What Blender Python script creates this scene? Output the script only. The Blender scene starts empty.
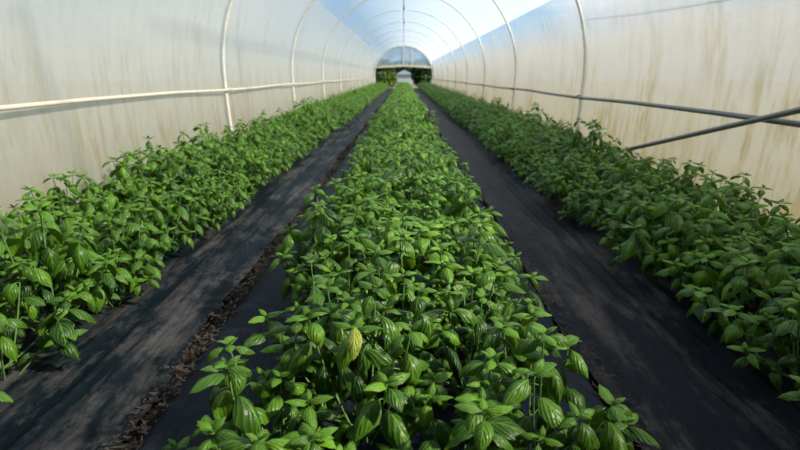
import bpy, math, random
import numpy as np
from mathutils import Vector

rng = np.random.default_rng(7)
random.seed(7)
scn = bpy.context.scene
COL = scn.collection
PI = math.pi

# ------------------------------------------------------------------ camera
CAM_Z = 1.10
PITCH = math.atan(149.5 / 533.0)
YAW = math.atan(3.5 / 533.0)
FPX = 533.0
cam_d = bpy.data.cameras.new('camera')
cam = bpy.data.objects.new('camera', cam_d)
COL.objects.link(cam)
cam.location = (0, 0, CAM_Z)
cam.rotation_euler = (PI / 2 - PITCH, 0, YAW)
cam_d.sensor_width = 36.0
cam_d.lens = FPX / 800.0 * 36.0
cam_d.clip_start = 0.02
cam_d.clip_end = 400
cam_d.dof.use_dof = True
cam_d.dof.focus_distance = 1.75
cam_d.dof.aperture_fstop = 3.2
scn.camera = cam

def project(x, y, z):
    """pixel position and depth of a world point, used only to decide which plants the photo can see"""
    dx, dy, dz = x, y, z - CAM_Z
    cy, sy = math.cos(YAW), math.sin(YAW)
    rx = dx * cy + dy * sy
    fy = -dx * sy + dy * cy
    D = fy * math.cos(PITCH) - dz * math.sin(PITCH)
    up = fy * math.sin(PITCH) + dz * math.cos(PITCH)
    if D < 0.05:
        return None
    return 400 + FPX * rx / D, 225 - FPX * up / D, D

# ------------------------------------------------------------------ tunnel dimensions
W = 2.60            # half width at the widest height
ZW = 1.20           # height of the widest point
ZT = 3.62           # ridge height
Y_NEAR, Y_FAR = -2.6, 49.0
HOOP_Y = [3.10 + 4.9 * k for k in range(10)]

def profile(a):
    """arch profile: a from 0 (left foot) over the ridge to 1 (right foot) -> (x, z)"""
    if a < 0.14:
        z = ZW * a / 0.14
        return -(W - 0.07 * ((ZW - z) / ZW) ** 2), z
    if a > 0.86:
        z = ZW * (1 - a) / 0.14
        return (W - 0.07 * ((ZW - z) / ZW) ** 2), z
    t = PI * (1 - (a - 0.14) / 0.72)
    return W * math.cos(t), ZW + (ZT - ZW) * math.sin(t)

# ------------------------------------------------------------------ object helpers
def link(name, data, parent=None):
    o = bpy.data.objects.new(name, data)
    COL.objects.link(o)
    if parent is not None:
        o.parent = parent
    return o

def tag(o, label=None, cat=None, group=None, kind=None):
    if label: o['label'] = label
    if cat: o['category'] = cat
    if group: o['group'] = group
    if kind: o['kind'] = kind
    return o

def mesh_from(name, V, F, mat=None, smooth=True, attrs=None, uv=None):
    """V (n,3) array, F list/array of polygons (all the same length when an array)"""
    me = bpy.data.meshes.new(name)
    V = np.asarray(V, dtype=np.float32)
    if isinstance(F, np.ndarray):
        n, k = F.shape
        me.vertices.add(len(V)); me.vertices.foreach_set('co', V.ravel())
        me.loops.add(n * k); me.loops.foreach_set('vertex_index', F.ravel().astype(np.int32))
        me.polygons.add(n)
        me.polygons.foreach_set('loop_start', np.arange(0, n * k, k, dtype=np.int32))
        me.polygons.foreach_set('loop_total', np.full(n, k, dtype=np.int32))
        if uv is not None:
            l = me.uv_layers.new(name='UVMap')
            l.data.foreach_set('uv', np.asarray(uv, dtype=np.float32)[F.ravel()].ravel())
        me.update(calc_edges=True)
    else:
        me.from_pydata(V.tolist(), [], F)
        me.update()
    if attrs:
        for an, vals in attrs.items():
            a = me.attributes.new(an, 'FLOAT', 'POINT')
            a.data.foreach_set('value', np.asarray(vals, dtype=np.float32))
    if smooth:
        me.polygons.foreach_set('use_smooth', np.ones(len(me.polygons), dtype=bool))
    if mat: me.materials.append(mat)
    me.validate()
    return me

class Geo:
    """collects pieces of ONE mesh"""
    def __init__(s): s.V = []; s.F = []; s.n = 0; s.T = []; s.U = []
    def add(s, V, F, tint=0.0, uv=None):
        V = np.asarray(V, dtype=np.float64); s.V.append(V)
        s.F += [tuple(int(i) + s.n for i in f) for f in F]
        s.T.append(np.full(len(V), tint)); s.n += len(V)
    def box(s, x0, x1, y0, y1, z0, z1):
        V = [(x0,y0,z0),(x1,y0,z0),(x1,y1,z0),(x0,y1,z0),(x0,y0,z1),(x1,y0,z1),(x1,y1,z1),(x0,y1,z1)]
        s.add(V, [(0,3,2,1),(4,5,6,7),(0,1,5,4),(1,2,6,5),(2,3,7,6),(3,0,4,7)])
    def tube(s, P, r, k=8, cap=True):
        P = np.asarray(P, dtype=np.float64); n = len(P)
        r = np.full(n, r) if np.isscalar(r) else np.asarray(r)
        T = np.gradient(P, axis=0); T /= np.linalg.norm(T, axis=1)[:, None] + 1e-12
        ref = np.array([0, 0, 1.0]) if abs(T[0][2]) < 0.9 else np.array([1.0, 0, 0])
        V = []
        for i in range(n):
            a = np.cross(T[i], ref); a /= np.linalg.norm(a) + 1e-12
            b = np.cross(T[i], a); ref = -np.cross(T[i], a) if False else ref
            for j in range(k):
                th = 2 * PI * j / k
                V.append(P[i] + r[i] * (math.cos(th) * a + math.sin(th) * b))
        F = [(i*k+j, i*k+(j+1) % k, (i+1)*k+(j+1) % k, (i+1)*k+j) for i in range(n-1) for j in range(k)]
        if cap:
            F.append(tuple(range(k-1, -1, -1))); F.append(tuple((n-1)*k+j for j in range(k)))
        s.add(V, F)
    def build(s, name, mat, parent=None, smooth=True):
        me = mesh_from(name, np.concatenate(s.V), s.F, mat, smooth)
        return link(name, me, parent)

# ------------------------------------------------------------------ materials
def new_mat(name):
    m = bpy.data.materials.new(name); m.use_nodes = True
    nt = m.node_tree; nt.nodes.clear()
    out = nt.nodes.new('ShaderNodeOutputMaterial')
    return m, nt, out
def N(nt, typ, **kw):
    n = nt.nodes.new(typ)
    for k, v in kw.items():
        if k.startswith('i_'):
            n.inputs[k[2:].replace('_', ' ')].default_value = v
        else: setattr(n, k, v)
    return n
def L(nt, a, b): nt.links.new(a, b)
def math_n(nt, op, a, b=None, clamp=False):
    n = nt.nodes.new('ShaderNodeMath'); n.operation = op; n.use_clamp = clamp
    for i, v in enumerate((a, b)):
        if v is None: continue
        if isinstance(v, (int, float)): n.inputs[i].default_value = v
        else: nt.links.new(v, n.inputs[i])
    return n.outputs[0]
def ramp(nt, fac, stops):
    n = nt.nodes.new('ShaderNodeValToRGB')
    e = n.color_ramp.elements
    while len(e) < len(stops): e.new(0.5)
    for el, (p, c) in zip(e, stops):
        el.position = p
        el.color = (c, c, c, 1) if isinstance(c, (int, float)) else (*c, 1)
    nt.links.new(fac, n.inputs[0])
    return n.outputs[0]
def mixc(nt, fac, a, b, blend='MIX'):
    n = nt.nodes.new('ShaderNodeMix'); n.data_type = 'RGBA'; n.blend_type = blend
    for sock, v in ((n.inputs[0], fac), (n.inputs[6], a), (n.inputs[7], b)):
        if isinstance(v, (int, float)): sock.default_value = v
        elif isinstance(v, tuple): sock.default_value = (*v, 1)
        else: nt.links.new(v, sock)
    return n.outputs[2]
def noise(nt, vec, scale, detail=4, rough=0.55):
    n = N(nt, 'ShaderNodeTexNoise', i_Scale=scale, i_Detail=detail, i_Roughness=rough)
    if vec is not None: L(nt, vec, n.inputs['Vector'])
    return n.outputs['Fac']
def mapping(nt, vec, scale):
    n = N(nt, 'ShaderNodeMapping'); n.inputs['Scale'].default_value = scale
    L(nt, vec, n.inputs['Vector']); return n.outputs['Vector']

def film_mat(name, clear_lo, clear_hi, z_lo, z_hi, white, dirt_tone_col, dirt_tone_amt, dirt_tone_top, trans_share=0.72, gain=0.9):
    """milky polythene: part see-through, part light-scattering, with run-down algae stains"""
    m, nt, out = new_mat(name)
    co = N(nt, 'ShaderNodeTexCoord').outputs['Object']
    sep = N(nt, 'ShaderNodeSeparateXYZ'); L(nt, co, sep.inputs[0])
    z = sep.outputs['Z']
    zz = N(nt, 'ShaderNodeMapRange'); L(nt, z, zz.inputs[0])
    zz.inputs[1].default_value = z_lo; zz.inputs[2].default_value = z_hi
    zz.inputs[3].default_value = 0; zz.inputs[4].default_value = 1
    cloud = noise(nt, mapping(nt, co, (0.5, 0.35, 1.1)), 1.6, 4)
    hz = math_n(nt, 'ADD', zz.outputs[0], math_n(nt, 'MULTIPLY', math_n(nt, 'SUBTRACT', cloud, 0.5), 0.55), True)
    opac = N(nt, 'ShaderNodeMapRange'); L(nt, hz, opac.inputs[0])
    opac.inputs[3].default_value = 1 - clear_lo; opac.inputs[4].default_value = 1 - clear_hi
    # streaked stains, plus an even tone that deepens towards the foot
    streak = noise(nt, mapping(nt, co, (5, 5, 0.9)), 1.5, 8, 0.72)
    patch = noise(nt, mapping(nt, co, (0.6, 0.6, 0.5)), 1.3, 3)
    st = math_n(nt, 'MULTIPLY', ramp(nt, streak, [(0.46, 0.0), (0.64, 1.0)]), ramp(nt, patch, [(0.38, 0.1), (0.6, 1.0)]))
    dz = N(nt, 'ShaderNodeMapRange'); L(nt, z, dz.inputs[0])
    dz.inputs[1].default_value = 0.2; dz.inputs[2].default_value = dirt_tone_top
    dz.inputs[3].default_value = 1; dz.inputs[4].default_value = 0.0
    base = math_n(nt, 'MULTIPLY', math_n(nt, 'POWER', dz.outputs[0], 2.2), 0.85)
    dirt_tone = math_n(nt, 'ADD', math_n(nt, 'MULTIPLY', st, math_n(nt, 'MULTIPLY', dz.outputs[0], dirt_tone_amt * gain)), math_n(nt, 'MULTIPLY', base, dirt_tone_amt), True)
    col = mixc(nt, dirt_tone, white, dirt_tone_col)
    tl = N(nt, 'ShaderNodeBsdfTranslucent'); L(nt, col, tl.inputs['Color'])
    df = N(nt, 'ShaderNodeBsdfDiffuse'); L(nt, col, df.inputs['Color'])
    ms = N(nt, 'ShaderNodeMixShader', i_Fac=trans_share); L(nt, df.outputs[0], ms.inputs[1]); L(nt, tl.outputs[0], ms.inputs[2])
    tr = N(nt, 'ShaderNodeBsdfTransparent'); L(nt, mixc(nt, dirt_tone, (0.97, 0.98, 1.0), dirt_tone_col), tr.inputs['Color'])
    m2 = N(nt, 'ShaderNodeMixShader'); L(nt, opac.outputs[0], m2.inputs[0]); L(nt, tr.outputs[0], m2.inputs[1]); L(nt, ms.outputs[0], m2.inputs[2])
    gl = N(nt, 'ShaderNodeBsdfGlossy', i_Roughness=0.35)
    bmp = N(nt, 'ShaderNodeBump', i_Strength=0.25, i_Distance=0.03)
    L(nt, noise(nt, mapping(nt, co, (1, 0.6, 2.2)), 3.0, 3), bmp.inputs['Height'])
    for nd in (tl, df, gl): L(nt, bmp.outputs[0], nd.inputs['Normal'])
    m3 = N(nt, 'ShaderNodeMixShader', i_Fac=0.04); L(nt, m2.outputs[0], m3.inputs[1]); L(nt, gl.outputs[0], m3.inputs[2])
    L(nt, m3.outputs[0], out.inputs[0])
    return m

def simple_mat(name, col, rough=0.6, metal=0.0, var=0.15, scale=8.0, bump=0.0, spec=0.5):
    m, nt, out = new_mat(name)
    co = N(nt, 'ShaderNodeTexCoord').outputs['Object']
    nz = noise(nt, co, scale, 5)
    dark = tuple(c * (1 - var) for c in col); lite = tuple(min(1, c * (1 + var)) for c in col)
    c = mixc(nt, ramp(nt, nz, [(0.3, 0.0), (0.7, 1.0)]), dark, lite)
    p = N(nt, 'ShaderNodeBsdfPrincipled', i_Roughness=rough, i_Metallic=metal)
    p.inputs['Specular IOR Level'].default_value = spec
    L(nt, c, p.inputs['Base Color'])
    if bump:
        b = N(nt, 'ShaderNodeBump', i_Strength=bump, i_Distance=0.01); L(nt, nz, b.inputs['Height']); L(nt, b.outputs[0], p.inputs['Normal'])
    L(nt, p.outputs[0], out.inputs[0])
    return m

def leaf_mat(name, dark, lite, trans_col, rough=0.36, trans=0.20, mottled=None, veins=True):
    m, nt, out = new_mat(name)
    uv = N(nt, 'ShaderNodeUVMap').outputs[0]
    sep = N(nt, 'ShaderNodeSeparateXYZ'); L(nt, uv, sep.inputs[0])
    u, v = sep.outputs['X'], sep.outputs['Y']
    side = math_n(nt, 'ABSOLUTE', math_n(nt, 'SUBTRACT', v, 0.5))
    lat = math_n(nt, 'SINE', math_n(nt, 'MULTIPLY', math_n(nt, 'SUBTRACT', u, math_n(nt, 'MULTIPLY', math_n(nt, 'POWER', side, 1.3), 1.7)), 2 * PI * 4.0))
    latv = ramp(nt, math_n(nt, 'MULTIPLY_ADD', lat, 0.5), [(0.0, 0.0), (1.0, 1.0)]) if False else math_n(nt, 'ADD', math_n(nt, 'MULTIPLY', lat, 0.5), 0.5)
    vein = ramp(nt, latv, [(0.80, 0.0), (1.0, 1.0)])
    mid = ramp(nt, side, [(0.015, 1.0), (0.05, 0.0)])
    vn = math_n(nt, 'MAXIMUM', math_n(nt, 'MULTIPLY', vein, 0.6), mid)
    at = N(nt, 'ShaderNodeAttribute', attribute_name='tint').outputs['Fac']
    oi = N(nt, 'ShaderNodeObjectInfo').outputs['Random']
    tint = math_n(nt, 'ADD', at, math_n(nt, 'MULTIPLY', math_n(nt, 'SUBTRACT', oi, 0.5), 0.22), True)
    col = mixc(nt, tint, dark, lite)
    if mottled:
        co = N(nt, 'ShaderNodeTexCoord').outputs['Object']
        col = mixc(nt, ramp(nt, noise(nt, co, 45, 3), [(0.42, 0.0), (0.58, 1.0)]), col, mottled)
    if veins:
        col = mixc(nt, math_n(nt, 'MULTIPLY', vn, 0.35), col, tuple(min(1, c * 1.9 + 0.02) for c in lite))
    p = N(nt, 'ShaderNodeBsdfPrincipled', i_Roughness=rough)
    p.inputs['Specular IOR Level'].default_value = 0.32
    L(nt, col, p.inputs['Base Color'])
    t = N(nt, 'ShaderNodeBsdfTranslucent'); L(nt, mixc(nt, tint, tuple(c * 0.6 for c in trans_col), trans_col), t.inputs['Color'])
    if veins:
        b = N(nt, 'ShaderNodeBump', i_Strength=0.55, i_Distance=0.003)
        L(nt, math_n(nt, 'ADD', math_n(nt, 'SUBTRACT', 1.0, math_n(nt, 'MAXIMUM', math_n(nt, 'MULTIPLY', latv, 0.7), mid)), noise(nt, N(nt, 'ShaderNodeTexCoord').outputs['Object'], 90, 2)), b.inputs['Height'])
        L(nt, b.outputs[0], p.inputs['Normal'])
    ms = N(nt, 'ShaderNodeMixShader', i_Fac=trans); L(nt, p.outputs[0], ms.inputs[1]); L(nt, t.outputs[0], ms.inputs[2])
    L(nt, ms.outputs[0], out.inputs[0])
    return m

M = {}
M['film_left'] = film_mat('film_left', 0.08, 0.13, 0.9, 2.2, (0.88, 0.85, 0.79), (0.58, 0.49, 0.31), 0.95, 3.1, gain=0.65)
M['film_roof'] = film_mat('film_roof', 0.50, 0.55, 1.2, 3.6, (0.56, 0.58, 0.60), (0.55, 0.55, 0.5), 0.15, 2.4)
M['film_right'] = film_mat('film_right', 0.05, 0.88, 1.50, 2.20, (0.295, 0.298, 0.305), (0.185, 0.163, 0.095), 0.85, 2.9)  # shade below the roof seam put into a darker, clearer-topped film
M['steel'] = simple_mat('galvanised_steel', (0.70, 0.68, 0.61), 0.5, 0.0, 0.12, 14)
M['cream_pipe'] = simple_mat('cream_pipe', (0.60, 0.55, 0.45), 0.5, 0.0, 0.06, 10)  # sunlit brightness of the side rail put into the colour
M['grey_pipe'] = simple_mat('grey_pipe', (0.15, 0.16, 0.155), 0.45, 0.4, 0.12, 14)  # backlit darkness of the opposite rail put into the colour
M['dark_clamp'] = simple_mat('dark_clamp', (0.05, 0.055, 0.055), 0.5, 0.5)
M['timber'] = simple_mat('pale_timber', (0.72, 0.62, 0.46), 0.7, 0, 0.18, 6)
M['dark_board'] = simple_mat('dark_board', (0.10, 0.09, 0.08), 0.8, 0, 0.2, 4)
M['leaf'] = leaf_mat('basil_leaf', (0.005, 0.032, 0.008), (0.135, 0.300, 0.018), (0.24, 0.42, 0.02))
M['yellow'] = leaf_mat('yellow_leaf', (0.28, 0.36, 0.04), (0.42, 0.46, 0.06), (0.5, 0.5, 0.06), mottled=(0.12, 0.24, 0.02))  # yellow leaf colour mottled with green
M['stem'] = simple_mat('basil_stem', (0.12, 0.24, 0.06), 0.5, 0, 0.2, 20)
M['tree_leaf'] = leaf_mat('tree_leaf', (0.006, 0.02, 0.006), (0.03, 0.06, 0.012), (0.08, 0.14, 0.03), trans=0.15, veins=False)  # dark of trees standing in shade put into the leaf colour
M['tree_leaf_lit'] = leaf_mat('tree_leaf_lit', (0.05, 0.09, 0.02), (0.16, 0.22, 0.05), (0.2, 0.3, 0.08), trans=0.2, veins=False)  # lighter copy of the dark leaves, sunlight put into the colour
M['bark'] = simple_mat('bark', (0.05, 0.04, 0.03), 0.9, 0, 0.3, 5, 0.5)
M['pale_wall'] = simple_mat('pale_wall', (0.34, 0.38, 0.42), 0.7, 0, 0.05, 2)  # shade over the shed put into its colour
M['pale_roof'] = simple_mat('pale_roof', (0.30, 0.35, 0.41), 0.6, 0, 0.08, 3)

def soil_mat():
    m, nt, out = new_mat('soil')
    co = N(nt, 'ShaderNodeTexCoord').outputs['Object']
    a = noise(nt, co, 9, 8, 0.65); b = noise(nt, co, 60, 4)
    c = mixc(nt, ramp(nt, a, [(0.3, 0.0), (0.7, 1.0)]), (0.010, 0.008, 0.006), (0.040, 0.028, 0.020))
    p = N(nt, 'ShaderNodeBsdfPrincipled', i_Roughness=0.95); p.inputs['Specular IOR Level'].default_value = 0.2
    bp = N(nt, 'ShaderNodeBump', i_Strength=0.9, i_Distance=0.03)
    L(nt, math_n(nt, 'ADD', a, math_n(nt, 'MULTIPLY', b, 0.4)), bp.inputs['Height']); L(nt, bp.outputs[0], p.inputs['Normal'])
    L(nt, c, p.inputs['Base Color']); L(nt, p.outputs[0], out.inputs[0]); return m
M['soil'] = soil_mat()

def field_mat():
    m, nt, out = new_mat('dry_field')
    co = N(nt, 'ShaderNodeTexCoord').outputs['Object']
    c = mixc(nt, ramp(nt, noise(nt, co, 0.6, 6), [(0.35, 0.0), (0.65, 1.0)]), (0.10, 0.12, 0.045), (0.24, 0.22, 0.11))
    p = N(nt, 'ShaderNodeBsdfPrincipled', i_Roughness=0.95); L(nt, c, p.inputs['Base Color']); L(nt, p.outputs[0], out.inputs[0]); return m
M['field'] = field_mat()

def mulch_mat(name, dust_lo, dust_hi, dust_col, base=(0.010, 0.014, 0.022)):
    """black woven mulch sheet with trodden-in dust in streaks along the path"""
    m, nt, out = new_mat(name)
    co = N(nt, 'ShaderNodeTexCoord').outputs['Object']
    s1 = noise(nt, mapping(nt, co, (6, 0.9, 1)), 1.6, 8, 0.68)
    s2 = noise(nt, mapping(nt, co, (3.0, 1.2, 1)), 1.4, 5, 0.6)
    s3 = noise(nt, mapping(nt, co, (1, 0.55, 1)), 34, 6, 0.75)
    d = math_n(nt, 'ADD', math_n(nt, 'MULTIPLY', s1, 0.45), math_n(nt, 'ADD', math_n(nt, 'MULTIPLY', s2, 0.35), math_n(nt, 'MULTIPLY', s3, 0.2)))
    dust = ramp(nt, d, [(dust_lo, 0.0), (dust_hi, 1.0)])
    c = mixc(nt, dust, base, dust_col)
    p = N(nt, 'ShaderNodeBsdfPrincipled')
    L(nt, math_n(nt, 'ADD', math_n(nt, 'MULTIPLY', dust, 0.3), 0.58), p.inputs['Roughness'])
    p.inputs['Specular IOR Level'].default_value = 0.11
    bp = N(nt, 'ShaderNodeBump', i_Strength=0.9, i_Distance=0.02)
    L(nt, math_n(nt, 'ADD', s1, math_n(nt, 'MULTIPLY', s3, 0.35)), bp.inputs['Height']); L(nt, bp.outputs[0], p.inputs['Normal'])
    L(nt, c, p.inputs['Base Color']); L(nt, p.outputs[0], out.inputs[0]); return m
M['mulch_path'] = mulch_mat('mulch_path', 0.475, 0.60, (0.078, 0.073, 0.071), (0.003, 0.008, 0.012))
M['mulch_right'] = mulch_mat('mulch_right', 0.485, 0.60, (0.080, 0.069, 0.061), (0.003, 0.005, 0.009))
M['mulch_bed'] = mulch_mat('mulch_bed', 0.47, 0.70, (0.042, 0.047, 0.054), (0.007, 0.012, 0.021))

def poly_mat():
    m, nt, out = new_mat('gable_sheet')
    p = N(nt, 'ShaderNodeBsdfPrincipled', i_Roughness=0.3); p.inputs['Base Color'].default_value = (0.42, 0.54, 0.62, 1)
    tr = N(nt, 'ShaderNodeBsdfTransparent'); tr.inputs[0].default_value = (0.82, 0.90, 0.96, 1)
    co = N(nt, 'ShaderNodeTexCoord').outputs['Object']
    f = ramp(nt, noise(nt, co, 0.9, 3), [(0.35, 0.35), (0.65, 0.7)])
    ms = N(nt, 'ShaderNodeMixShader'); L(nt, f, ms.inputs[0]); L(nt, p.outputs[0], ms.inputs[1]); L(nt, tr.outputs[0], ms.inputs[2])
    L(nt, ms.outputs[0], out.inputs[0]); return m
M['gable'] = poly_mat()

# ------------------------------------------------------------------ setting: ground, floor, film shell
g = Geo(); g.box(-70, 70, -40, 130, -0.30, -0.06)
tag(g.build('ground', M['field'], smooth=False), kind='structure')

ny = 220
ys = np.concatenate([np.linspace(Y_NEAR, 8, 140), np.linspace(8, Y_FAR, ny - 139)[1:]])
def strip(name, x0, x1, nx, zf, mat, y0=Y_NEAR, y1=Y_FAR, edge=0.0, seed=0):
    """long ground sheet with its own relief; edge = wander of its two long edges"""
    r = np.random.default_rng(seed)
    yy = ys[(ys >= y0) & (ys <= y1)]
    ph = r.uniform(0, 6, 8)
    V = []; 
    for y in yy:
        e0 = edge * (0.6 * math.sin(1.7 * y + ph[0]) + 0.4 * math.sin(4.3 * y + ph[1]))
        e1 = edge * (0.6 * math.sin(1.3 * y + ph[2]) + 0.4 * math.sin(5.1 * y + ph[3]))
        for i in range(nx + 1):
            x = (x0 + e0) + (x1 + e1 - x0 - e0) * i / nx
            V.append((x, y, zf(x, y, ph)))
    k = nx + 1
    F = np.array([(j*k+i, j*k+i+1, (j+1)*k+i+1, (j+1)*k+i) for j in range(len(yy)-1) for i in range(nx)])
    o = link(name, mesh_from(name, np.array(V), F, mat))
    return o

def z_floor(x, y, ph): return 0.012 * math.sin(7 * x + 2 * y) * math.sin(3.1 * y) - 0.022
tag(strip('floor', -2.54, 2.54, 60, z_floor, M['soil']), kind='structure')

def wr(x, y, ph, a=1.0):
    return a * (0.006 * math.sin(13 * x + 0.5 * y + ph[4]) + 0.004 * math.sin(29 * x - 0.9 * y + ph[5] + 1.5 * math.sin(0.8 * y)) + 0.004 * math.sin(3.3 * y + 6 * x + ph[6]))
def crease(x, y, ph):
    h = 0
    for i, xc in enumerate((-1.32, -1.17, -1.03, 0.93, 1.04, 1.17, 1.30)):
        h += (0.010 + 0.005 * math.sin(0.9 * y + i)) * math.exp(-((x - xc - 0.035 * math.sin(0.55 * y + 1.9 * i)) / 0.014) ** 2)
    return h
def z_left(x, y, ph):
    t = (x + 2.44) / (2.44 - 0.90)
    return 0.022 + wr(x, y, ph) + crease(x, y, ph) + 0.015 * math.sin(PI * min(1, max(0, t)))
def z_bed(x, y, ph):
    t = (x - BX0) / (BX1 - BX0)
    return 0.012 + 0.055 * math.sin(PI * min(1, max(0, t))) ** 0.6 + wr(x, y, ph, 0.8)
def z_right(x, y, ph):
    t = (x - 0.80) / (2.44 - 0.80)
    return 0.022 + wr(x, y, ph, 1.2) + crease(x, y, ph) + 0.02 * math.sin(PI * min(1, max(0, t)))
BX0, BX1 = -0.80, 0.68
tag(strip('mulch_sheet', -2.38, -0.875, 120, z_left, M['mulch_path'], edge=0.03, seed=1),
    'grey dusty black mulch sheet on the path below the cream rail', 'mulch sheet')
tag(strip('mulch_sheet', BX0, BX1, 64, z_bed, M['mulch_bed'], edge=0.012, seed=2),
    'blue-black mulch sheet under the centre basil bed', 'mulch sheet')
tag(strip('mulch_sheet', 0.715, 2.38, 120, z_right, M['mulch_right'], edge=0.02, seed=3),
    'dark mulch sheet with brown dust on the path nearest the diagonal brace', 'mulch sheet')

def shell(name, a0, a1, n, mat):
    yy = []
    edges = [Y_NEAR] + HOOP_Y + [Y_FAR]
    for i in range(len(edges) - 1):
        yy += list(np.linspace(edges[i], edges[i+1], 9)[:-1])
    yy.append(Y_FAR)
    V = []
    for y in yy:
        lo = max([e for e in edges if e <= y + 1e-6]); his = [e for e in edges if e > y + 1e-6]
        hi = min(his) if his else lo + 1
        s = math.sin(PI * (y - lo) / (hi - lo)) if hi > lo else 0
        for i in range(n + 1):
            x, z = profile(a0 + (a1 - a0) * i / n)
            k = 1.0 + 0.017 - 0.012 * s        # film lies over the hoops and draws in between them
            V.append((x * k, y, ZW + (z - ZW) * k if z > ZW else z))
    k = n + 1
    F = np.array([(j*k+i, j*k+i+1, (j+1)*k+i+1, (j+1)*k+i) for j in range(len(yy)-1) for i in range(n)])
    return tag(link(name, mesh_from(name, np.array(V), F, mat)), kind='structure')
A_LEFT, A_RIGHT = 0.30, 0.757
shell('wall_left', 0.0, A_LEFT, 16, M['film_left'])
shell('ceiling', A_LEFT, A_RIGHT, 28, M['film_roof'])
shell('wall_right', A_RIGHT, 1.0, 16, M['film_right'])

# near end: unseen boarded end wall, added to darken the foreground
pts = [profile(i / 48) for i in range(49)]
V = [(x, Y_NEAR - 0.06, z) for x, z in pts] + [(x, Y_NEAR - 0.01, z) for x, z in pts]
n = len(pts)
F = [tuple(range(n - 1, -1, -1)), tuple(range(n, 2 * n))] + [(i, i + 1, n + i + 1, n + i) for i in range(n - 1)] + [(n - 1, 0, n, 2 * n - 1)]
tag(link('wall_near', mesh_from('wall_near', np.array(V), F, M['dark_board'], False)), kind='structure')

# unseen boarded bay round the camera, added to keep light off the foreground
Y_ADDED_BAY = 0.1
V = []
for y in (Y_NEAR, Y_ADDED_BAY):
    for sc_ in (0.985, 0.965):
        V += [(x * sc_, y, ZW + (z - ZW) * sc_ if z > ZW else z) for x, z in pts]
m = len(pts)
F = []
for i in range(m - 1):
    F += [(i, i+1, 2*m+i+1, 2*m+i), (m+i+1, m+i, 3*m+i, 3*m+i+1), (2*m+i, 2*m+i+1, 3*m+i+1, 3*m+i)]
tag(link('wall_bay', mesh_from('wall_bay', np.array(V), F, M['dark_board'])), kind='structure')

# ------------------------------------------------------------------ hoops and pipes
ordinal = ['first', 'second', 'third', 'fourth', 'fifth', 'sixth', 'seventh', 'eighth', 'ninth', 'tenth', 'eleventh', 'twelfth']
for k, y in enumerate(HOOP_Y[1:]):
    P = []
    for i in range(65):
        x, z = profile(i / 64); P.append((x, y, z))
    g = Geo(); g.tube(P, 0.023, 10)
    o = g.build('tunnel_hoop', M['steel'])
    tag(o, f'grey steel tunnel hoop, {ordinal[k]} full arch in view counted from the camera', 'hoop', 'steel hoops of the tunnel')

def pipe(name, x, z, r, mat, label, cat, y0=-2.4, y1=48.8, seg=30, wob=0.012, clamp=None):
    root = link(name, None); tag(root, label, cat); root.location = (x, y0, z)
    P = [(wob * math.sin(0.9 * j), (y1 - y0) * j / seg, wob * math.sin(1.7 * j)) for j in range(seg + 1)]
    g = Geo(); g.tube(P, r, 10); g.build('rail', mat, root)
    for y in HOOP_Y[1:]:
        g = Geo(); g.tube([(0.0, y - y0 - 0.03, 0.0), (0.0, y - y0 + 0.03, 0.0)], r * 1.45, 10)
        g.build('clamp', clamp or mat, root)
    return root
def wall_x(z): return W - 0.07 * ((ZW - z) / ZW) ** 2
ZL, ZR = 0.905, 0.800
pipe('side_rail', -(wall_x(ZL) - 0.046), ZL, 0.018, M['cream_pipe'], 'cream horizontal side rail along the sunlit film wall', 'rail')
pipe('side_rail', wall_x(ZR) - 0.046, ZR, 0.021, M['grey_pipe'], 'dark grey horizontal side rail crossed by the diagonal brace', 'rail')
rp = pipe('ridge_pipe', 0.0, ZT - 0.055, 0.022, M['steel'], 'grey ridge pipe along the top of the tunnel roof', 'pipe', y0=5, clamp=M['dark_clamp'])
for y in (12.0, 15.2, 20.2, 25.0):
    g = Geo(); g.tube([(0, y - 5, -0.02), (0.01, y - 5, -0.16)], 0.012, 8); g.tube([(0.01, y - 5, -0.16), (0.01, y - 5, -0.23)], 0.03, 8)
    g.build('sprinkler', M['dark_clamp'], rp)

P = [(profile(i / 64)[0], HOOP_Y[0], profile(i / 64)[1]) for i in range(65)]
g = Geo(); g.tube(P, 0.023, 10)
tag(g.build('tunnel_hoop', M['steel']), 'grey steel tunnel hoop holding the upper end of the diagonal brace', 'hoop', 'steel hoops of the tunnel')

# diagonal brace in front of the right wall
g = Geo(); a = np.array([2.46, 7.15, 0.02]); b = np.array([2.48, 3.02, 0.985])
g.tube([a + (b - a) * i / 10 for i in range(11)], 0.021, 10)
tag(g.build('diagonal_brace', M['grey_pipe']), 'grey diagonal brace pipe rising across the film wall from the basil', 'brace')

g = Geo(); g.tube([(2.565, 8.0, 1.86), (2.575, 6.2, 1.755), (2.58, 4.5, 1.68), (2.58, 3.1, 1.65)], 0.0025, 6)
tag(g.build('tie_cord', M['dark_clamp']), 'thin dark cord slung along the film wall above the grey rail', 'cord')

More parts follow.
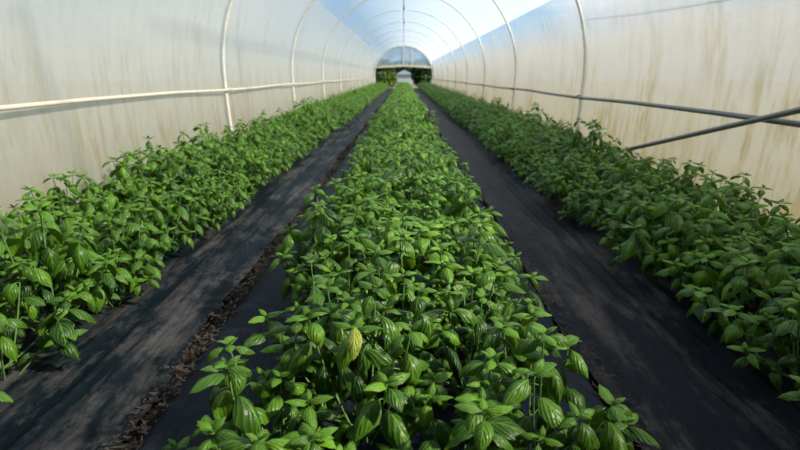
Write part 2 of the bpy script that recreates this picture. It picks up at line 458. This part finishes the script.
# ------------------------------------------------------------------ far gable
root = link('gable_end', None); root.location = (0, Y_FAR, 0)
tag(root, 'blue-grey sheeted gable with cream beam closing the far end above the open doorway', 'gable')
ZB = 1.93
up = [p for p in pts if p[1] > ZB]
xb = W * math.sqrt(max(0, 1 - ((ZB - ZW) / (ZT - ZW)) ** 2))
poly = [(-xb, ZB)] + up + [(xb, ZB)]
V = [(x, -0.01, z) for x, z in poly] + [(x, 0.01, z) for x, z in poly]; n = len(poly)
F = [tuple(range(n)), tuple(range(2*n-1, n-1, -1))] + [(i, n+i, n+i+1, i+1) for i in range(n-1)]
link('sheet', mesh_from('sheet', np.array(V), F, M['gable'], False), root)
g = Geo()
V = []
for x in (-2.55, -1.2, 0.0, 1.2, 2.55):
    zc = 1.80 + 0.13 * (1 - abs(x) / 2.55)
    V += [(x, -0.09, zc - 0.08), (x, 0.03, zc - 0.08), (x, 0.03, zc + 0.08), (x, -0.09, zc + 0.08)]
F = [(i*4+j, i*4+(j+1) % 4, (i+1)*4+(j+1) % 4, (i+1)*4+j) for i in range(4) for j in range(4)] + [(3,2,1,0), (16,17,18,19)]
g.add(V, F); g.build('header_beam', M['timber'], root, False)
for x in (-0.02, 0.72):
    g = Geo(); g.box(x - 0.06, x + 0.06, -0.06, -0.012, ZB, ZW + (ZT-ZW) * math.sqrt(1 - (x / W) ** 2) - 0.03)
    g.build('mullion', M['cream_pipe'], root, False)
g = Geo(); g.tube([(p[0] * 0.985, -0.03, p[1] - 0.02) for p in pts if p[1] > 0.05], 0.05, 8)
g.build('arch_frame', M['steel'], root)

# ------------------------------------------------------------------ basil plants
def leaf_arrays(nu, nv):
    t = np.linspace(0, 1, nu + 1); s = np.linspace(-1, 1, nv + 1)
    k = nv + 1
    F = np.array([(i*k+j, i*k+j+1, (i+1)*k+j+1, (i+1)*k+j) for i in range(nu) for j in range(nv)])
    uv = np.array([(a, 0.5 + 0.5 * b) for a in t for b in s])
    return t, s, F, uv
LOD = {'hero': leaf_arrays(9, 6), 'near': leaf_arrays(6, 4), 'mid': leaf_arrays(4, 2), 'far': leaf_arrays(2, 2)}

def leaf(lod, p, az, pitch, length, width, droop, cup, roll, r):
    t, s, F, uv = LOD[lod]
    ang = pitch - droop * t ** 0.7
    h = np.array([math.cos(az), math.sin(az), 0.0]); S0 = np.array([-math.sin(az), math.cos(az), 0.0]); Z = np.array([0, 0, 1.0])
    dt = length / (len(t) - 1)
    T = np.cos(ang)[:, None] * h + np.sin(ang)[:, None] * Z
    Nn = -np.sin(ang)[:, None] * h + np.cos(ang)[:, None] * Z
    c, sn = math.cos(roll), math.sin(roll)
    S = c * S0[None] + sn * Nn
    Nn = c * Nn - sn * S0[None]
    spine = np.zeros((len(t), 3)); spine[1:] = np.cumsum((T[1:] + T[:-1]) / 2, axis=0) * dt
    w = 0.5 * width * np.sin(PI * np.clip(t, 0, 1) ** 0.80) ** 0.72
    w[0] = 0.002; w[-1] = 0.0008
    if lod == 'far': w[1] = 0.5 * width
    off = w[:, None] * (-cup * np.abs(s)[None, :] ** 2.0) + 0.10 * w[:, None] * np.abs(s)[None, :]
    if lod in ('hero', 'near'):
        off = off + 0.035 * width * np.sin(t * 15 + r.uniform(0, 6))[:, None] * np.abs(s)[None, :] ** 1.5
    P = p + spine[:, None, :] + S[:, None, :] * (w[:, None] * s[None, :] * (1 - 0.22 * cup * s[None, :] ** 2))[..., None] + Nn[:, None, :] * off[..., None]
    return P.reshape(-1, 3), F, uv

class Foliage:
    def __init__(s): s.V = []; s.F = []; s.U = []; s.T = []; s.n = 0
    def add(s, V, F, U, tint):
        s.V.append(V); s.F.append(F + s.n); s.U.append(U); s.T.append(np.full(len(V), tint)); s.n += len(V)
    def mesh(s, name, mat):
        return mesh_from(name, np.concatenate(s.V), np.concatenate(s.F), mat, True, {'tint': np.concatenate(s.T)}, np.concatenate(s.U))

def shoot(fo, st, lod, base, tip, r, first=0.35, size=0.08, nodes=5, petiole=True):
    """one basil stem with opposite leaf pairs and a rosette at its tip"""
    base = np.array(base, float); tip = np.array(tip, float)
    mid = base + (tip - base) * 0.5; mid[2] += 0.0; mid[:2] += (tip - base)[:2] * 0.18
    def at(q): return (1-q)**2 * base + 2*q*(1-q) * mid + q*q * tip
    if st is not None:
        st.tube([at(q) for q in np.linspace(0, 1, 7)], np.linspace(0.0042, 0.0022, 7), 5, False)
    a0 = r.uniform(0, PI)
    height = np.linalg.norm(tip - base)
    for k in range(nodes):
        q = first + (0.97 - first) * (k / max(1, nodes - 1)) ** 0.85
        p = at(q)
        f = 1 - k / max(1, nodes - 1)                     # 1 = lowest
        ln = size * (0.66 + 0.40 * math.sin(PI * min(1, 0.25 + 0.75 * f))) * r.uniform(0.80, 1.18)
        if k == nodes - 1: ln *= 0.85
        for sd in (0, 1):
            az = a0 + k * PI / 2 + sd * PI + r.uniform(-0.3, 0.3)
            pet = 0.012 + 0.014 * f
            pitch = r.uniform(-0.35, 0.40) + 0.35 * (1 - f)
            d = np.array([math.cos(az), math.sin(az), 0.45]); d /= np.linalg.norm(d)
            pe = p + d * pet
            if st is not None and petiole:
                st.tube([p, p + d * pet * 0.5 + (0, 0, 0.001), pe + d * 0.004], 0.0013, 4, False)
            V, F, U = leaf(lod, pe, az, pitch, ln * r.uniform(0.9, 1.08), ln * r.uniform(0.52, 0.66), r.uniform(1.1, 2.3), r.uniform(0.35, 1.0), r.uniform(-0.35, 0.35), r)
            fo.add(V, F, U, np.clip(0.10 + 0.36 * (1 - f) + r.normal(0, 0.17), 0, 1))  # young leaves paler; lower ones darkened, canopy shade put into the tint
    # rosette
    for k in range(2):
        for sd in (0, 1):
            az = a0 + (nodes + k) * PI / 2 + sd * PI + r.uniform(-0.25, 0.25)
            ln = size * (0.60 - 0.24 * k) * r.uniform(0.85, 1.15)
            V, F, U = leaf(lod, tip + (0, 0, 0.003 + 0.006 * k), az, 0.75 + 0.45 * k + r.uniform(-0.15, 0.15), ln, ln * 0.56, r.uniform(0.9, 1.5), r.uniform(0.2, 0.7), r.uniform(-0.2, 0.2), r)
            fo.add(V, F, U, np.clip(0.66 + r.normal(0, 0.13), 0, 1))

def plant_tips(r, R, H, n):
    tips = []
    for i in range(n):
        q = math.sqrt((i + 0.4) / n); a = i * 2.39996 + r.uniform(-0.3, 0.3)
        rad = R * q * r.uniform(0.85, 1.1)
        z = H * (1.0 - 0.42 * q ** 2.4) * r.uniform(0.76, 1.14)
        tips.append((rad * math.cos(a), rad * math.sin(a), z))
    return tips

def build_plant(lod, seed, R=0.25, H=0.42, n=9, tips=None, size=0.107, nodes=4, skirt=5):
    r = np.random.default_rng(seed)
    fo, st = Foliage(), Geo()
    for (x, y, z) in (tips or plant_tips(r, R, H, n)):
        b = (0.14 * x + r.uniform(-0.012, 0.012), 0.14 * y + r.uniform(-0.012, 0.012), -0.01)
        shoot(fo, st, lod, b, (x, y, z), r, r.uniform(0.40, 0.55), size * r.uniform(0.85, 1.15), nodes, lod in ('hero', 'near'))
    for i in range(skirt):                                    # low side shoots
        a = i * 2 * PI / max(1, skirt) + r.uniform(-0.4, 0.4)
        rad = R * r.uniform(0.7, 0.95)
        shoot(fo, st, lod, (0, 0, 0.03), (rad * math.cos(a), rad * math.sin(a), H * r.uniform(0.30, 0.45)), r, 0.45, size * 0.95, 3, False)
    return fo, st

def proto_plant(lod, seed, **kw):
    fo, st = build_plant(lod, seed, **kw)
    root = bpy.data.objects.new('basil_plant', None)
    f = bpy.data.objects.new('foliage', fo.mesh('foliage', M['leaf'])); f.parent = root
    s = bpy.data.objects.new('stem', mesh_from('stem', np.concatenate(st.V), st.F, M['stem'])); s.parent = root
    return root, [f, s]

def place(proto, loc, rz, sc, label, group):
    root, kids = proto
    o = root.copy(); COL.objects.link(o)
    o.location = loc; o.rotation_euler = (0, 0, rz); o.scale = (sc, sc, sc * random.uniform(0.84, 1.18))
    tag(o, label, 'basil plant', group)
    for ch in kids:
        c = ch.copy(); COL.objects.link(c); c.parent = o
    return o

hero_p = [proto_plant('hero', 150 + i) for i in range(6)]
near_p = [proto_plant('near', 100 + i) for i in range(9)]
mid_p = [proto_plant('mid', 200 + i) for i in range(8)]

ROWS = [  # bed, row words, x, plant scale
    ('left', 'path-side row', -1.45, 0.98), ('left', 'middle row', -1.82, 1.12), ('left', 'wall-side row', -2.12, 1.06),
    ('centre', 'left row', -0.29, 1.0), ('centre', 'middle row', -0.03, 1.06), ('centre', 'right row', 0.27, 1.0),
    ('right', 'path-side row', 1.42, 1.05), ('right', 'middle row', 1.80, 1.08), ('right', 'wall-side row', 2.13, 0.94)]
SP = 0.36
def bed_z(bed, x): return 0.055 if bed == 'centre' else 0.03

cands = []
for ri, (bed, row, x, sc) in enumerate(ROWS):
    y = 0.95 + 0.12 * (ri % 3)
    j = 0
    while y < Y_FAR - 1.0:
        px = x + rng.uniform(-0.06, 0.06); py = y + rng.uniform(-0.08, 0.08)
        pr = project(px, py, 0.38); lo = project(px, py, 0.1)
        vis = False
        if pr and lo:
            rad = 0.30 * FPX / pr[2]
            vis = -rad - 30 < pr[0] < 830 + rad and pr[1] - rad < 455
        if bed == 'centre' and row == 'middle row' and py < 1.25: px += 0.13
        if vis: cands.append((math.hypot(px, py), ri, px, py))
        y += SP
# plants with looks of their own, placed one by one
SPECIAL = [
    dict(loc=(-0.36, 1.06), seed=501, label='basil plant with a tall shoot standing apart beside the furrow litter', y=None,
         tips=[(-0.055, 0.06, 0.375), (-0.045, -0.08, 0.30), (0.06, -0.12, 0.31), (0.17, -0.09, 0.30), (0.14, 0.02, 0.22), (-0.12, -0.16, 0.24)], skirt=2),
    dict(loc=(0.36, 1.24), seed=502, label='basil plant leaning a leafy shoot out over the bare sheet', y=None,
         tips=[(0.16, -0.08, 0.25), (0.10, 0.10, 0.32), (0.0, 0.0, 0.40), (-0.09, 0.07, 0.38), (-0.05, -0.12, 0.36), (0.05, -0.16, 0.27), (0.02, 0.2, 0.36), (-0.16, -0.06, 0.3)], skirt=3),
    dict(loc=(-0.10, 1.36), seed=503, label='basil plant with a yellow-streaked leaf hanging from its top', y=[((-0.02, -0.16, 0.445), -1.57, -0.25, 0.085, 0.9)],
         tips=[(-0.02, -0.13, 0.42), (0.12, -0.10, 0.40), (0.02, 0.06, 0.45), (-0.16, -0.02, 0.40), (-0.13, 0.14, 0.42), (0.15, 0.10, 0.43), (0.06, -0.22, 0.32), (-0.24, 0.04, 0.28)], skirt=2),
    dict(loc=(-1.47, 2.62), seed=504, label='basil plant with a small yellow leaf low beside the mulch', y=[((0.13, -0.12, 0.08), -1.0, 0.0, 0.06, 0.9)], tips=None, skirt=5),
]
cands = [c for c in cands if not (c[3] < 1.2 and ROWS[c[1]][0] == 'centre' and ROWS[c[1]][2] < -0.2)
         and all(math.hypot(c[2] - q['loc'][0], c[3] - q['loc'][1]) > (0.20 if q['tips'] else 0.24) for q in SPECIAL)]
for q in SPECIAL:
    root, kids = proto_plant('hero' if q['tips'] else 'near', q['seed'], tips=q['tips'], skirt=q['skirt'], size=0.112, n=9)
    COL.objects.link(root)
    root.location = (*q['loc'], bed_z('centre' if q['tips'] else 'left', 0))
    for ch in kids: COL.objects.link(ch)
    for (p, az, pit, ln, dr) in (q['y'] or []):
        fo = Foliage(); V, F, U = leaf('hero', np.array(p), az, pit, ln, ln * 0.52, dr, 0.5, 0.1, np.random.default_rng(3))
        fo.add(V, F, U, 0.6)
        yl = link('yellow_leaf', fo.mesh('yellow_leaf', M['yellow']), root); yl['label'] = 'yellowed basil leaf with green streaks'
    tag(root, q['label'], 'basil plant', 'basil plants picked out by their look')
cands.sort()
N_IND = 296
ind, rest = cands[:N_IND], cands[N_IND:]
count = {}
bedname = {'left': 'cream-rail side bed', 'centre': 'centre bed', 'right': 'brace-side bed'}
for (d, ri, px, py) in sorted(ind, key=lambda c: c[3]):
    bed, row, x, sc = ROWS[ri]
    k = count.get(ri, 0); count[ri] = k + 1
    if k < 10:
        nth = 'nearest basil plant' if k == 0 else f'{ordinal[k]} basil plant from the camera'
        label = f'{nth}, {row} of the {bedname[bed]}'
        group = f'basil plants of the {bed} bed'
    else:
        seg = 'before the first full hoop' if py < HOOP_Y[1] else 'past the first full hoop'
        label = f'basil plant, {row} of the {bedname[bed]}, {seg}'
        group = f'basil plants of the {bed} bed, {row}, {seg}'
    pr = (hero_p[(k * 5 + ri) % 6] if d < 2.1 else near_p[(k * 5 + ri * 2) % 9] if d < 6 else mid_p[(k * 3 + ri) % 8])
    place(pr, (px, py, bed_z(bed, px)), rng.uniform(0, 2 * PI), sc * rng.uniform(0.80, 1.16), label, group)

# everything farther down the beds: too many to single out
fo = Foliage()
far_v = []
for i in range(6):
    f, _ = build_plant('far', 300 + i, n=11, nodes=4, skirt=4, size=0.105)
    far_v.append((np.concatenate(f.V), np.concatenate(f.F), np.concatenate(f.U), np.concatenate(f.T)))
Vs, Fs, Us, Ts, nn = [], [], [], [], 0
for i, (d, ri, px, py) in enumerate(rest):
    V, F, U, T = far_v[i % 6]
    a = rng.uniform(0, 2 * PI); s = ROWS[ri][3] * rng.uniform(0.92, 1.1)
    c_, s_ = math.cos(a) * s, math.sin(a) * s
    P = np.stack([V[:, 0] * c_ - V[:, 1] * s_ + px, V[:, 0] * s_ + V[:, 1] * c_ + py, V[:, 2] * s * rng.uniform(0.84, 1.18) + bed_z(ROWS[ri][0], px)], 1)
    P[:, 0] = np.clip(P[:, 0], -2.44, 2.44)          # leaves press against the film, not through it
    Vs.append(P); Fs.append(F + nn); Us.append(U); Ts.append(T); nn += len(V)
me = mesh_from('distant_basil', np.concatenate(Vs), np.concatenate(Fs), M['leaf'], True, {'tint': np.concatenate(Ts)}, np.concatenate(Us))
tag(link('distant_basil_foliage', me), 'mass of green basil filling the three beds towards the far gable', 'basil', kind='stuff')

# ------------------------------------------------------------------ dry litter in the two furrows
def litter(name, x0, x1, y0, y1, n, seed, label):
    r = np.random.default_rng(seed)
    Vs, Fs, k = [], [], 0
    for i in range(n):
        y = y0 + (y1 - y0) * r.random() ** 1.6
        x = r.uniform(x0, x1); ln = r.uniform(0.010, 0.034); w = ln * r.uniform(0.25, 0.6); a = r.uniform(0, 2 * PI); cu = r.uniform(-0.5, 0.9)
        b = np.array([(u, v, cu * ln * (u * u) + 0.3 * w * v * v) for u in (-0.5, 0, 0.5) for v in (-0.5, 0, 0.5)])
        b[:, 0] *= ln; b[:, 1] *= w * (1 - 1.2 * np.abs(b[:, 0] / ln))
        tl = r.uniform(-0.5, 0.5)
        X = b[:, 0] * math.cos(a) - b[:, 1] * math.sin(a); Y = b[:, 0] * math.sin(a) + b[:, 1] * math.cos(a); Z = b[:, 2] + tl * b[:, 0]
        Vs.append(np.stack([X + x, Y + y, Z + r.uniform(0.0, 0.035) + 0.012], 1))
        Fs.append(np.array([(0,1,4,3),(1,2,5,4),(3,4,7,6),(4,5,8,7)]) + k); k += 9
    me = mesh_from(name, np.concatenate(Vs), np.concatenate(Fs), M['litter'])
    tag(link(name, me), label, 'leaf litter', kind='stuff')
M['litter'] = simple_mat('dry_litter', (0.040, 0.029, 0.022), 0.9, 0, 0.7, 25)
litter('dry_leaf_litter', -0.89, -0.79, 1.0, 9, 1500, 5, 'brown dry leaf litter in the furrow along the wide grey path')
litter('dry_leaf_litter', 0.67, 0.78, 1.0, 9, 700, 6, 'dark dry leaf litter in the furrow on the shaded side of the centre bed')

# ------------------------------------------------------------------ outside beyond the far doorway
def tree(x, y, h, cr, lit, seed, label):
    r = np.random.default_rng(seed)
    root = link('tree', None); root.location = (x, y, -0.06); tag(root, label, 'tree', 'trees beyond the far doorway')
    g = Geo(); g.tube([(0, 0, 0), (0.05, 0.03, h * 0.35), (-0.03, 0, h * 0.75)], [0.16, 0.12, 0.05], 8); g.build('trunk', M['bark'], root)
    fo = Foliage()
    for i in range(3600):
        d = r.normal(size=3); d /= np.linalg.norm(d)
        q = r.random() ** 0.35
        p = np.array([d[0] * cr * q, d[1] * cr * q, h * 0.54 + d[2] * h * 0.50 * q])
        ln = r.uniform(0.3, 0.6)
        V, F, U = leaf('far', p, r.uniform(0, 2*PI), r.uniform(-0.4, 0.6), ln, ln * 0.6, r.uniform(0.2, 1.2), 0.3, r.uniform(-0.8, 0.8), r)
        fo.add(V, F, U, r.random())
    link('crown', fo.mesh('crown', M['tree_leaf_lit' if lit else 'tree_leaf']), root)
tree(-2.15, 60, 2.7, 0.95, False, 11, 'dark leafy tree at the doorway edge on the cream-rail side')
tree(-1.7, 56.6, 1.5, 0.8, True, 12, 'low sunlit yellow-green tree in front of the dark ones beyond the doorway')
tree(2.0, 62, 2.8, 1.05, False, 13, 'dark leafy tree just beside the pale shed')
tree(2.35, 70, 2.9, 1.2, False, 14, 'dark tree at the doorway edge on the grey-rail side')
tree(-0.2, 86, 3.3, 3.0, False, 15, 'dark tree behind the pale shed')
tree(-2.6, 72.5, 3.1, 1.3, False, 16, 'broad dark tree behind the yellow-green one')
tree(2.7, 82, 3.2, 1.5, False, 17, 'broad dark tree farthest back on the grey-rail side')
root = link('pale_shed', None); root.location = (0.1, 77.5, -0.06); tag(root, 'small pale blue-grey shed seen through the far doorway', 'shed')
g = Geo(); g.box(-1.2, 1.2, 0, 3, 0, 1.3); g.build('wall', M['pale_wall'], root, False)
g = Geo(); g.add([(-1.4, -0.2, 1.3), (1.4, -0.2, 1.3), (1.4, 3.2, 1.3), (-1.4, 3.2, 1.3), (0, -0.2, 1.9), (0, 3.2, 1.9)], [(0, 1, 4), (2, 3, 5), (1, 2, 5, 4), (3, 0, 4, 5), (0, 3, 2, 1)])
g.build('roof', M['pale_roof'], root, False)

# ------------------------------------------------------------------ sky and sun
w = bpy.data.worlds.new('sky'); scn.world = w; w.use_nodes = True
nt = w.node_tree; nt.nodes.clear()
out = nt.nodes.new('ShaderNodeOutputWorld'); bg = nt.nodes.new('ShaderNodeBackground')
co = N(nt, 'ShaderNodeTexCoord').outputs['Generated']
sep = N(nt, 'ShaderNodeSeparateXYZ'); L(nt, co, sep.inputs[0])
sky = ramp(nt, sep.outputs['Z'], [(0.0, (0.62, 0.80, 0.95)), (0.10, (0.46, 0.73, 0.98)), (0.40, (0.34, 0.62, 0.96)), (0.95, (0.20, 0.46, 0.86))])
cl = ramp(nt, noise(nt, mapping(nt, co, (1.0, 1.0, 2.2)), 2.4, 6, 0.55), [(0.48, 0.0), (0.64, 1.0)])
L(nt, mixc(nt, cl, sky, (1.15, 1.18, 1.20)), bg.inputs[0]); bg.inputs[1].default_value = 1.0
L(nt, bg.outputs[0], out.inputs[0])

sd = bpy.data.lights.new('sun', 'SUN'); sd.energy = 10.5; sd.angle = math.radians(3); sd.color = (1.0, 0.92, 0.77)
so = link('sun', sd)
to_sun = Vector((0.76, -0.22, 0.58))
so.rotation_euler = to_sun.to_track_quat('Z', 'Y').to_euler()

scn.view_settings.view_transform = 'Standard'
scn.view_settings.look = 'None'
scn.view_settings.gamma = 1.0
scn.view_settings.use_curve_mapping = False
scn.view_settings.exposure = 0.0
scn.cycles.use_denoising = True
scn.cycles.transparent_max_bounces = 16
scn.cycles.max_bounces = 10
